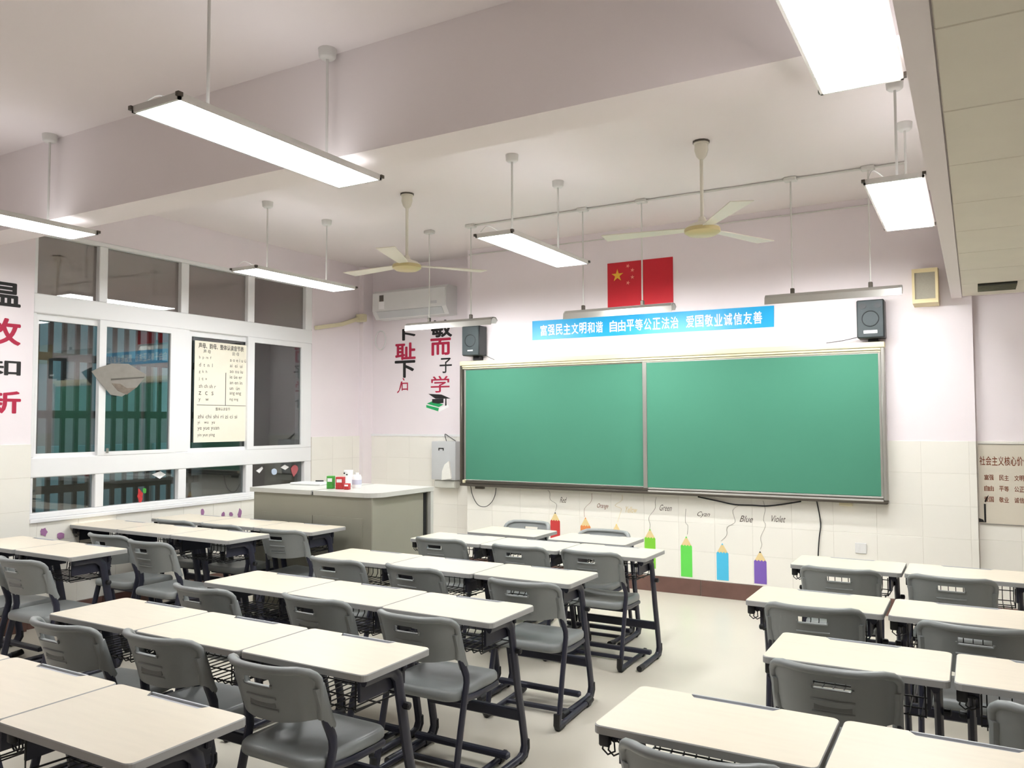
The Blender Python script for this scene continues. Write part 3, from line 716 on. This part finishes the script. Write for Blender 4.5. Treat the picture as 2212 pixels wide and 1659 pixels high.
# ================================================================== PODIUM
pod = thing('teacher_podium', 'grey steel teacher podium with split pale top beside the windows', 'podium', (0, 0, 0))
PZ = 1.0
n0, n1, n2 = onz(541, 1052, PZ), onz(805, 1067, PZ), onz(915, 1050, PZ)
px0, px1, py0, py1 = n0.x, n1.x+.0, (n0.y+n1.y)/2, n2.y
xs = onz(668, 1060, PZ).x
part('body', MB().bbox(px0+.02, px1-.04, py0+.03, py1-.02, 0, PZ-.036, .006), M_PODIUM, pod)
def rrect(x0_, x1_, y0_, y1_, radii, n=6):
    pts = []
    for (cx, cy_, a), r_ in zip(((x0_, y0_, 180), (x1_, y0_, 270), (x1_, y1_, 0), (x0_, y1_, 90)), radii):
        ox = cx+(r_ if cx == x0_ else -r_); oy = cy_+(r_ if cy_ == y0_ else -r_)
        if r_ == 0: pts.append((cx, cy_)); continue
        for k in range(n+1):
            t_ = math.radians(a+90*k/n); pts.append((ox+r_*math.cos(t_), oy+r_*math.sin(t_)))
    return pts
part('top_leaf', MB().prism(rrect(px0, xs-.012, py0, py1, (.01, .01, 0, .01), 3), PZ-.036, PZ, 'z'), M_PODTOP, pod)
part('top_leaf', MB().prism(rrect(xs+.012, px1+.01, py0, py1, (.01, .13, .01, 0), 8), PZ-.036, PZ, 'z'), M_PODTOP, pod)
part('top_joint', MB().box(xs-.012, xs+.012, py0+.02, py1, PZ-.036, PZ-.012), M_BLACK, pod)
dz1, dz0 = PZ-.2, .08
dx0, dx1, dxm = px0+.12, px1-.13, xs-.01
for a, b_ in ((dx0, dxm-.004), (dxm+.004, dx1)):
    d = part('door', MB().bbox(a, b_, py0+.022, py0+.031, dz0, dz1, .002), M_PODIUM, pod)
for k in range(8):
    part('louver', MB().prism([(py0+.01, dz1-.33-.03*k), (py0+.022, dz1-.315-.03*k), (py0+.022, dz1-.335-.03*k)], dx1-.19, dx1-.05, 'x'), M_PODIUM, pod)
part('corner_post', MB().bbox(px1-.03, px1+.006, py1-.045, py1-.005, 0, PZ-.036, .003), M_PODTOP, pod)
part('post_gap', MB().box(px1-.041, px1-.034, py1-.09, py1-.05, 0, PZ-.05), M_BLACK, pod)
def px_top(a, b_): return onz(a, b_, PZ)
def carton(px, py, w, d, h, mm, label, cat='box', rz=.3, extra=None):
    p = px_top(px, py); t = thing('carton', label, cat, (p.x, p.y+d*.7, PZ), rz)
    t.name = 'drink_carton'
    part('box', MB().bbox(-w/2, w/2, -d/2, d/2, 0, h, .003), mm, t)
    part('print_panel', MB().box(-w*.35, w*.35, -d/2-.001, -d/2, h*.55, h*.82), M_WHITE, t)
carton(709, 1056, .058, .045, .105, M_GREEN, 'small green carton on the podium, leftmost of the packs')
carton(729, 1057, .066, .05, .1, M_REDP, 'red carton on the podium beside the green carton')
carton(745, 1058, .045, .04, .05, M_REDP, 'short red packet on the podium in front of white bottle', 'packet')
p = px_top(762, 1055); t = thing('white_bottle', 'white plastic bottle standing on the podium right of red packs', 'bottle', (p.x, p.y+.05, PZ))
part('bottle_body', MB().lathe([(.036, 0), (.04, .01), (.04, .09), (.03, .11)], 16), M_WHITE, t, 40)
part('cap', MB().lathe([(.018, .11), (.018, .128)], 12), M_ACW, t, 40)
part('label_band', MB().lathe([(.0405, .03), (.0405, .07)], 16), mat('label_lilac', (205, 205, 222), .5), t, 40)
p = px_top(736, 1050); t = thing('paper_cup', 'white spotted paper cup standing behind the red carton', 'cup', (p.x, p.y+.1, PZ))
part('cup', MB().lathe([(.03, 0), (.04, .13)], 14), M_WHITE, t, 40)
part('spot', MB().box(-.02, -.008, -.0425, -.036, .1, .112).box(.008, .02, -.0425, -.036, .09, .1), M_INK, t)
p = px_top(668, 1047); t = thing('control_tablet', 'flat white console with dark edge lying on the podium top', 'console', (p.x, p.y+.03, PZ), .12)
part('case', MB().bbox(-.16, .16, -.1, .1, 0, .02, .005), M_ACW, t)
part('screen', MB().box(-.13, .05, -.07, .07, .02, .022), M_APG, t)
part('stylus', MB().tube([(.02, .03, .03), (.09, .05, .03)], .006, 6), M_BLACK, t)

# ================================================================== STUDENT DESK
DW, DD, DZ = .600, .385, .70
def make_desk():
    root = thing('student_desk', 'x', 'desk', (0, 0, 0), group='student desks')
    # table top with a pen notch in the far edge
    o = rrect(-DW/2, DW/2, -DD/2, DD/2, (.022, .022, .022, .022), 4)
    nw, nd = .118, .03
    i = next(k for k in range(len(o)) if o[k][1] > DD/2-1e-6 and o[k][0] > 0)
    out = o[:i+1]+[(nw+.02, DD/2), (nw, DD/2-nd), (-nw, DD/2-nd), (-nw-.02, DD/2)]+o[i+1:]
    inn = [(x*.992, y*.988) for x, y in out]
    mb = MB(); n = len(out)
    V = [(x, y, DZ-.024) for x, y in out]+[(x, y, DZ-.003) for x, y in out]+[(x, y, DZ) for x, y in inn]
    mb.add(V, [tuple(range(2*n, 3*n))], 0); mb.add([], [])
    mb.f.append(tuple(range(n))[::-1]); mb.m.append(1)
    for k in range(n):
        j = (k+1) % n
        mb.f += [(k, j, j+n, k+n), (k+n, j+n, j+2*n, k+2*n)]; mb.m += [1, 1]
    part('table_top', mb, [M_TOP, M_EDGE], root)
    part('pen_tray', MB().box(-nw-.012, nw+.012, DD/2-nd+.001, DD/2, DZ-.022, DZ-.008).box(-nw-.015, nw+.015, DD/2-.004, DD/2+.002, DZ-.022, DZ-.001), M_TRAY, root)
    near = -DD/2
    path = [(near+.05, .664), (near+.16, .664), (near+.205, .657), (near+.238, .625), (near+.262, .52), (near+.295, .36), (near+.335, .2), (near+.357, .1), (near+.36, .065), (near+.345, .035), (near+.31, .022), (near+.2, .02), (near+.02, .018)]
    for s in (-1, 1):
        x = s*.255
        lg = part('leg', MB().tube([(x, a, b_) for a, b_ in path[:10]], .0155, 8, .024, up=(1,0,0)), M_STEEL, root, 50)
        part('foot_bar', MB().tube([(x, a, b_) for a, b_ in path[8:]], .017, 8, .017, up=(1,0,0)), M_STEEL, root, 50)
        part('foot_cap', MB().tube([(x, near+.055, .0185), (x, near+.0, .0185)], .0185, 8, .018, up=(1,0,0)), M_BLACK, root, 50)
        part('heel_cap', MB().tube([(x, near+.372, .09), (x, near+.374, .05), (x, near+.355, .02), (x, near+.3, .0125)], .019, 8, .0125, up=(1,0,0)), M_BLACK, root, 50)
        part('height_knob', MB().lathe([(.014, 0), (.014, .02), (.008, .024)], 10), M_BLACK, root, None, (x+s*.016, near+.262, .52)).rotation_euler = (0, s*math.pi/2, 0)
        part('side_bracket', MB().box(x-.006-s*.02, x+.006-s*.02, near+.05, near+.3, .585, .675), M_STEEL, root)
    part('cross_bar', MB().bbox(-.255, .255, near+.315, near+.345, .185, .235, .006), M_STEEL, root)
    part('low_bar', MB().bbox(-.255, .255, near+.2, near+.235, .052, .08, .006), M_STEEL, root)
    part('top_rail', MB().bbox(-.25, .25, near+.28, near+.3, .63, .675, .004), M_STEEL, root)
    wb = MB()
    for k in range(12):
        x = -.209+.038*k
        wb.tube([(x, near+.31, .655), (x, near+.315, .57), (x, near+.295, .545), (x, near+.06, .545), (x, near+.045, .565)], .0028, 4, caps=False)
    for (y_, z_) in ((near+.295, .548), (near+.18, .545), (near+.05, .56), (near+.315, .6)): wb.tube([(-.225, y_, z_), (.225, y_, z_)], .0032, 4)
    for s in (-1, 1):
        wb.tube([(s*.225, near+.045, .66), (s*.225, near+.045, .56), (s*.225, near+.3, .548), (s*.225, near+.315, .65)], .0035, 4)
    tag(part('book_basket', wb, M_WIRE, root), kind='stuff')
    hk = MB().bbox(-.012, .02, -.012, .012, -.045, 0, .004)
    for c_ in (0.012, .03):
        hk.tube([(c_, .0, -.02), (c_+.02, 0, -.03), (c_+.022, 0, -.055), (c_, 0, -.068), (c_-.016, 0, -.055), (c_-.012, 0, -.035)], .0028, 5)
    part('bag_hook', hk, M_BLACK, root, 50, (-.283, near+.04, DZ-.024))
    return root
desk0 = make_desk(); desk_used = [False]
def children(o): return [k for k in bpy.data.objects if k.parent == o]
DESK_KIDS = children(desk0)
def place_copy(proto, kids, used, loc, rz, label, zs=1):
    if not used[0]: used[0] = True; o = proto
    else:
        o = proto.copy(); COL.objects.link(o)
        for k in kids:
            c = k.copy(); COL.objects.link(c); c.parent = o
    o.location = loc; o.rotation_euler = (0, 0, rz); o['label'] = label; o.scale = (1, 1, zs)
    return o
# rows: near-edge Y, list of (left X of each desk) and block
S = .85
def desk(xl, ynear, label, z=DZ, rz=0):
    place_copy(desk0, DESK_KIDS, desk_used, (xl+DW/2, ynear+DD/2, 0), rz+random.uniform(-.004, .004), label, z/DZ)
COLN = ('window-side', 'centre', 'aisle-side')
ORD = ('first', 'second', 'third', 'fourth', 'fifth', 'sixth')
mid = [(1.52*S, -2.172*S), (2.50*S, -2.115*S), (3.465*S, -2.105*S), (4.50*S, -2.185*S), (5.615*S, -2.115*S)]
for r_, (yn, xr) in enumerate(mid):
    for c_ in range(3):
        desk(xr-.606*(3-c_)+.006, yn+random.uniform(-.006, .006), 'birch-topped student desk, %s of three, %s row from camera, middle block' % (COLN[c_], ORD[r_]))
desk(onz(1181, 1164.7, .70).x, 6.14*S, 'birch-topped desk alone in front row, right one before the pencil stickers')
desk(onz(1008, 1149, .70).x-.01, 6.2*S, 'birch-topped desk alone in front row, left one nearer the podium')
rt = [(2.485*S, -1.124*S), (3.548*S, -.816*S), (4.595*S, -1.143*S), (5.89*S, -1.15*S)]
gaps = [.612, .612, .618, .612]
for r_, (yn, xl) in enumerate(rt):
    for c_ in range(2):
        desk(xl+gaps[r_]*c_, yn, 'birch-topped student desk, %s desk of %s row from camera, right block' % (('aisle-side', 'outer right')[c_], ORD[r_]))
LZ = .75
lft = [(2.88, -4.685, 2), (3.80, -4.40, 3), (4.38, -4.20, 3)]
LROW = ('nearest', 'second', 'farthest')
for r_, (yn, xr, n) in enumerate(lft):
    for c_ in range(n):
        nm = ('wall-side', 'centre', 'aisle-side')[c_+3-n] if n == 3 else ('outer left', 'aisle-side')[c_]
        desk(xr-.605*(n-c_)+.005, yn, 'taller birch-topped desk, %s of the %s row, window block' % (nm, LROW[r_]), LZ)

# ================================================================== STUDENT CHAIR
def make_chair():
    root = thing('student_chair', 'x', 'chair', (0, 0, 0), group='student chairs')
    ZT, ZB = .722, .545
    def side(z): return .075+(.545-z)*.36
    def hwid(z):
        r = .045; w_ = .184+.016*min(1, (z-ZB)/.13)
        if z > ZT-r: w_ = w_-r+math.sqrt(max(0, r*r-(z-(ZT-r))**2))
        return w_
    def surf(u, z, off):
        x = hwid(z)*u; y = side(z)-.088*(1-abs(x/.2)**3.0)+off
        zz = z-(.016*(1-u*u) if z <= ZB+1e-6 else 0)
        return (x, y, zz)
    us = [-1, -.95, -.88, -.78, -.66, -.52, -.4, -.3, -.22, -.1, 0, .1, .22, .3, .4, .52, .66, .78, .88, .95, 1]
    zs = [ZB, .575, .61, .636, .660, .672, .686, .695, .704, .713, .719, ZT]
    mb = MB(); nu, nz = len(us), len(zs)
    def idx(k, i, j): return k*nu*nz+i*nu+j
    V = [surf(u, z, 0) for z in zs for u in us]+[surf(u, z, .012) for z in zs for u in us]
    F = []
    i0, i1 = zs.index(.660), zs.index(.686)
    def hole(i, j):
        if not (i0 <= i < i1): return False
        lim = .3
        return us[j] >= -lim-1e-6 and us[j+1] <= lim+1e-6
    for i in range(nz-1):
        for j in range(nu-1):
            if hole(i, j): continue
            F.append((idx(0,i,j), idx(0,i,j+1), idx(0,i+1,j+1), idx(0,i+1,j)))
            F.append((idx(1,i,j), idx(1,i+1,j), idx(1,i+1,j+1), idx(1,i,j+1)))
            for (a, b_, ni, nj) in (((i,j),(i,j+1),i-1,j), ((i+1,j),(i+1,j+1),i+1,j), ((i,j),(i+1,j),i,j-1), ((i,j+1),(i+1,j+1),i,j+1)):
                if ni < 0 or ni >= nz-1 or nj < 0 or nj >= nu-1 or hole(ni, nj):
                    F.append((idx(0,*a), idx(0,*b_), idx(1,*b_), idx(1,*a)))
    mb.add(V, F)
    # rolled rim round the sides and top
    rim = [surf(-1, z, .006) for z in (ZB, .58, .62, .66, .685, .70, .712)]+[surf(u, ZT, .006) for u in us]+[surf(1, z, .006) for z in (.712, .70, .685, .66, .62, .58, ZB)]
    mb.tube(rim, .0165, 8, .014)
    sl = [surf(u, .657, -.003) for u in (-.31, -.25, -.1, 0, .1, .25, .31)]
    sl = [Vector(surf(-.33, .668, -.003))]+[Vector(v) for v in sl]+[Vector(surf(.33, .668, -.003))]
    mb.tube(sl, .0045, 6)
    bk = part('backrest', mb, M_PLAST, root, 55)
    for z in (.617, .572):
        part('rib', MB().tube([surf(u, z, -.001) for u in (-.36, -.2, 0, .2, .36)], .0045, 6), M_PLAST, root, 60)
    part('emboss_plate', MB().prism([(-.06, .583), (.06, .583), (.06, .602), (-.06, .602)], side(.59)-.0895, side(.59)-.081), M_PLAST_D, root)
    for s in (-1, 1):
        part('sleeve', MB().tube([(s*.192, side(.66)+.004, .66), (s*.192, side(.6)+.004, .6), (s*.191, side(.535)+.006, .53), (s*.192, side(.505)+.008, .503)], .019, 8, .024, up=(1,0,0)), M_PLAST, root, 50)
    # seat: rounded slab with soft edge and slight dish
    st = MB(); cy_, hw_, hd = .232, .196, .215
    rings = [(.86, .366), (.96, .368), (.995, .376), (1.0, .390), (.99, .403), (.955, .412), (.85, .410), (.6, .403), (.3, .399)]
    base = rrect(-1, 1, -1, 1, (.3, .3, .5, .5), 6); n = len(base)
    for k, (sc, z) in enumerate(rings):
        for (a, b_) in base:
            fz = -.02*max(0, b_*sc-.7)/.3 if k > 1 else -.012*max(0, b_*sc-.7)/.3
            st.v.append((a*hw_*sc, cy_+b_*hd*sc, z+fz))
    for k in range(len(rings)-1):
        for i in range(n):
            j = (i+1) % n; st.f.append((k*n+i, k*n+j, (k+1)*n+j, (k+1)*n+i)); st.m.append(0)
    st.f += [tuple(range(n))[::-1], tuple(range((len(rings)-1)*n, len(rings)*n))]; st.m += [0, 0]
    part('seat', st, M_PLAST, root, 60)
    for s in (-1, 1):
        x = s*.205
        part('leg', MB().tube([(s*.192, .06, .60), (s*.194, .078, .53), (x, .094, .47), (x, .097, .44), (x, .088, .40), (x, .05, .25), (x, .008, .06), (x, .0, .03)], .0125, 8, .019, up=(1,0,0)), M_STEEL, root, 50)
        part('runner', MB().tube([(x, -.005, .02), (x, .1, .02), (x, .36, .022), (x, .4, .026)], .0145, 8, .0145, up=(1,0,0)), M_STEEL, root, 50)
        part('runner_cap', MB().tube([(x, .36, .0205), (x, .42, .024), (x, .432, .028)], .019, 8, .019, up=(1,0,0)), M_BLACK, root, 50)
        part('heel_cap', MB().tube([(x, -.018, .085), (x, -.021, .03), (x, -.01, .012), (x, .05, .0135)], .018, 8, .0125, up=(1,0,0)), M_BLACK, root, 50)
        part('seat_rail', MB().tube([(x-s*.002, .085, .372), (x-s*.01, .2, .358), (x-s*.03, .40, .348)], .011, 8, .014, up=(1,0,0)), M_STEEL, root, 50)
    part('cross_bar', MB().bbox(-.2, .2, .1, .125, .342, .365, .004), M_STEEL, root)
    part('low_bar', MB().bbox(-.2, .2, .2, .225, .012, .034, .004), M_STEEL, root)
    return root
chair0 = make_chair(); chair_used = [False]; CHAIR_KIDS = children(chair0)
def chair(pL, pR, label, z=.722, flip=False, ylim=None, yaw_gain=.35):
    a, b_ = onz(pL[0], pL[1], z), onz(pR[0], pR[1], z); c = (a+b_)/2
    if ylim and c.y > ylim-.035: c = c*((ylim-.035)/c.y)
    yaw = max(-.08, min(.08, yaw_gain*math.atan2(b_.y-a.y, b_.x-a.x)))
    d = Vector((0, .014, 0)); d.rotate(Matrix.Rotation(yaw, 3, 'Z'))
    if flip: yaw += math.pi; d = -d
    place_copy(chair0, CHAIR_KIDS, chair_used, (c.x-d.x, c.y-d.y, 0), yaw, label, z/.722)
CT = 'grey plastic student chair behind the %s desk, %s row from camera, middle block'
MC = [[None]*3,
      [((82, 1330), (207, 1357)), ((283, 1348), (421, 1373)), ((511, 1410), (674, 1446))],
      [((381, 1258), (502, 1277)), ((620, 1279), (745, 1300)), ((831, 1317), (970, 1336))],
      [((675, 1200), (780, 1214.5)), ((841, 1214), (947, 1234)), ((1063, 1250), (1198, 1261))],
      [((907, 1152), (995, 1158.5)), ((1068, 1175), (1175, 1184)), ((1222, 1182), (1331, 1191))]]
for r_, row_ in enumerate(MC):
    for c_, e in enumerate(row_):
        if e: chair(*e, CT % (COLN[c_], ORD[r_]), ylim=mid[r_][0])
chair((1097, 1127), (1183, 1133), 'grey plastic chair facing the camera beyond the left front-row desk', flip=True)
chair((1258, 1147), (1353, 1153), 'grey plastic chair facing the camera beyond the right front-row desk', flip=True)
CR = 'grey plastic student chair behind the %s desk, %s row from camera, right block'
chair((1357, 1599), (1668, 1644), CR % ('aisle-side', 'first'), ylim=rt[0][0])
chair((1680, 1424), (1928, 1451), CR % ('aisle-side', 'second'), ylim=rt[1][0])
chair((1663, 1303), (1854, 1314), CR % ('aisle-side', 'third'), ylim=rt[2][0])
chair((1741, 1223), (1889, 1233), CR % ('aisle-side', 'fourth'), ylim=rt[3][0])
chair((1976, 1240), (2137, 1254), CR % ('outer right', 'fourth'), ylim=rt[3][0])
chair((1989, 1339), (2230, 1365), CR % ('outer right', 'third'), ylim=rt[2][0])
chair((2185, 1518), (2462, 1551), CR % ('outer right', 'second'), ylim=rt[1][0])
CL = 'grey plastic student chair behind the %s desk, %s row, window block'
CZ = .755
chair((11, 1202), (91, 1213), CL % ('aisle-side', 'nearest'), CZ, ylim=lft[0][0])
chair((-92, 1190), (-8, 1199), CL % ('outer left', 'nearest'), CZ, ylim=lft[0][0])
chair((201, 1152), (273, 1159), CL % ('centre', 'second'), CZ, ylim=lft[1][0])
chair((292, 1166), (360, 1174), CL % ('aisle-side', 'second'), CZ, ylim=lft[1][0])
chair((349, 1119), (409, 1123), CL % ('wall-side', 'farthest'), CZ, ylim=lft[2][0])
chair((447, 1127), (508, 1131), CL % ('centre', 'farthest'), CZ, ylim=lft[2][0])
chair((569, 1136), (651, 1138), CL % ('aisle-side', 'farthest'), CZ, ylim=lft[2][0])
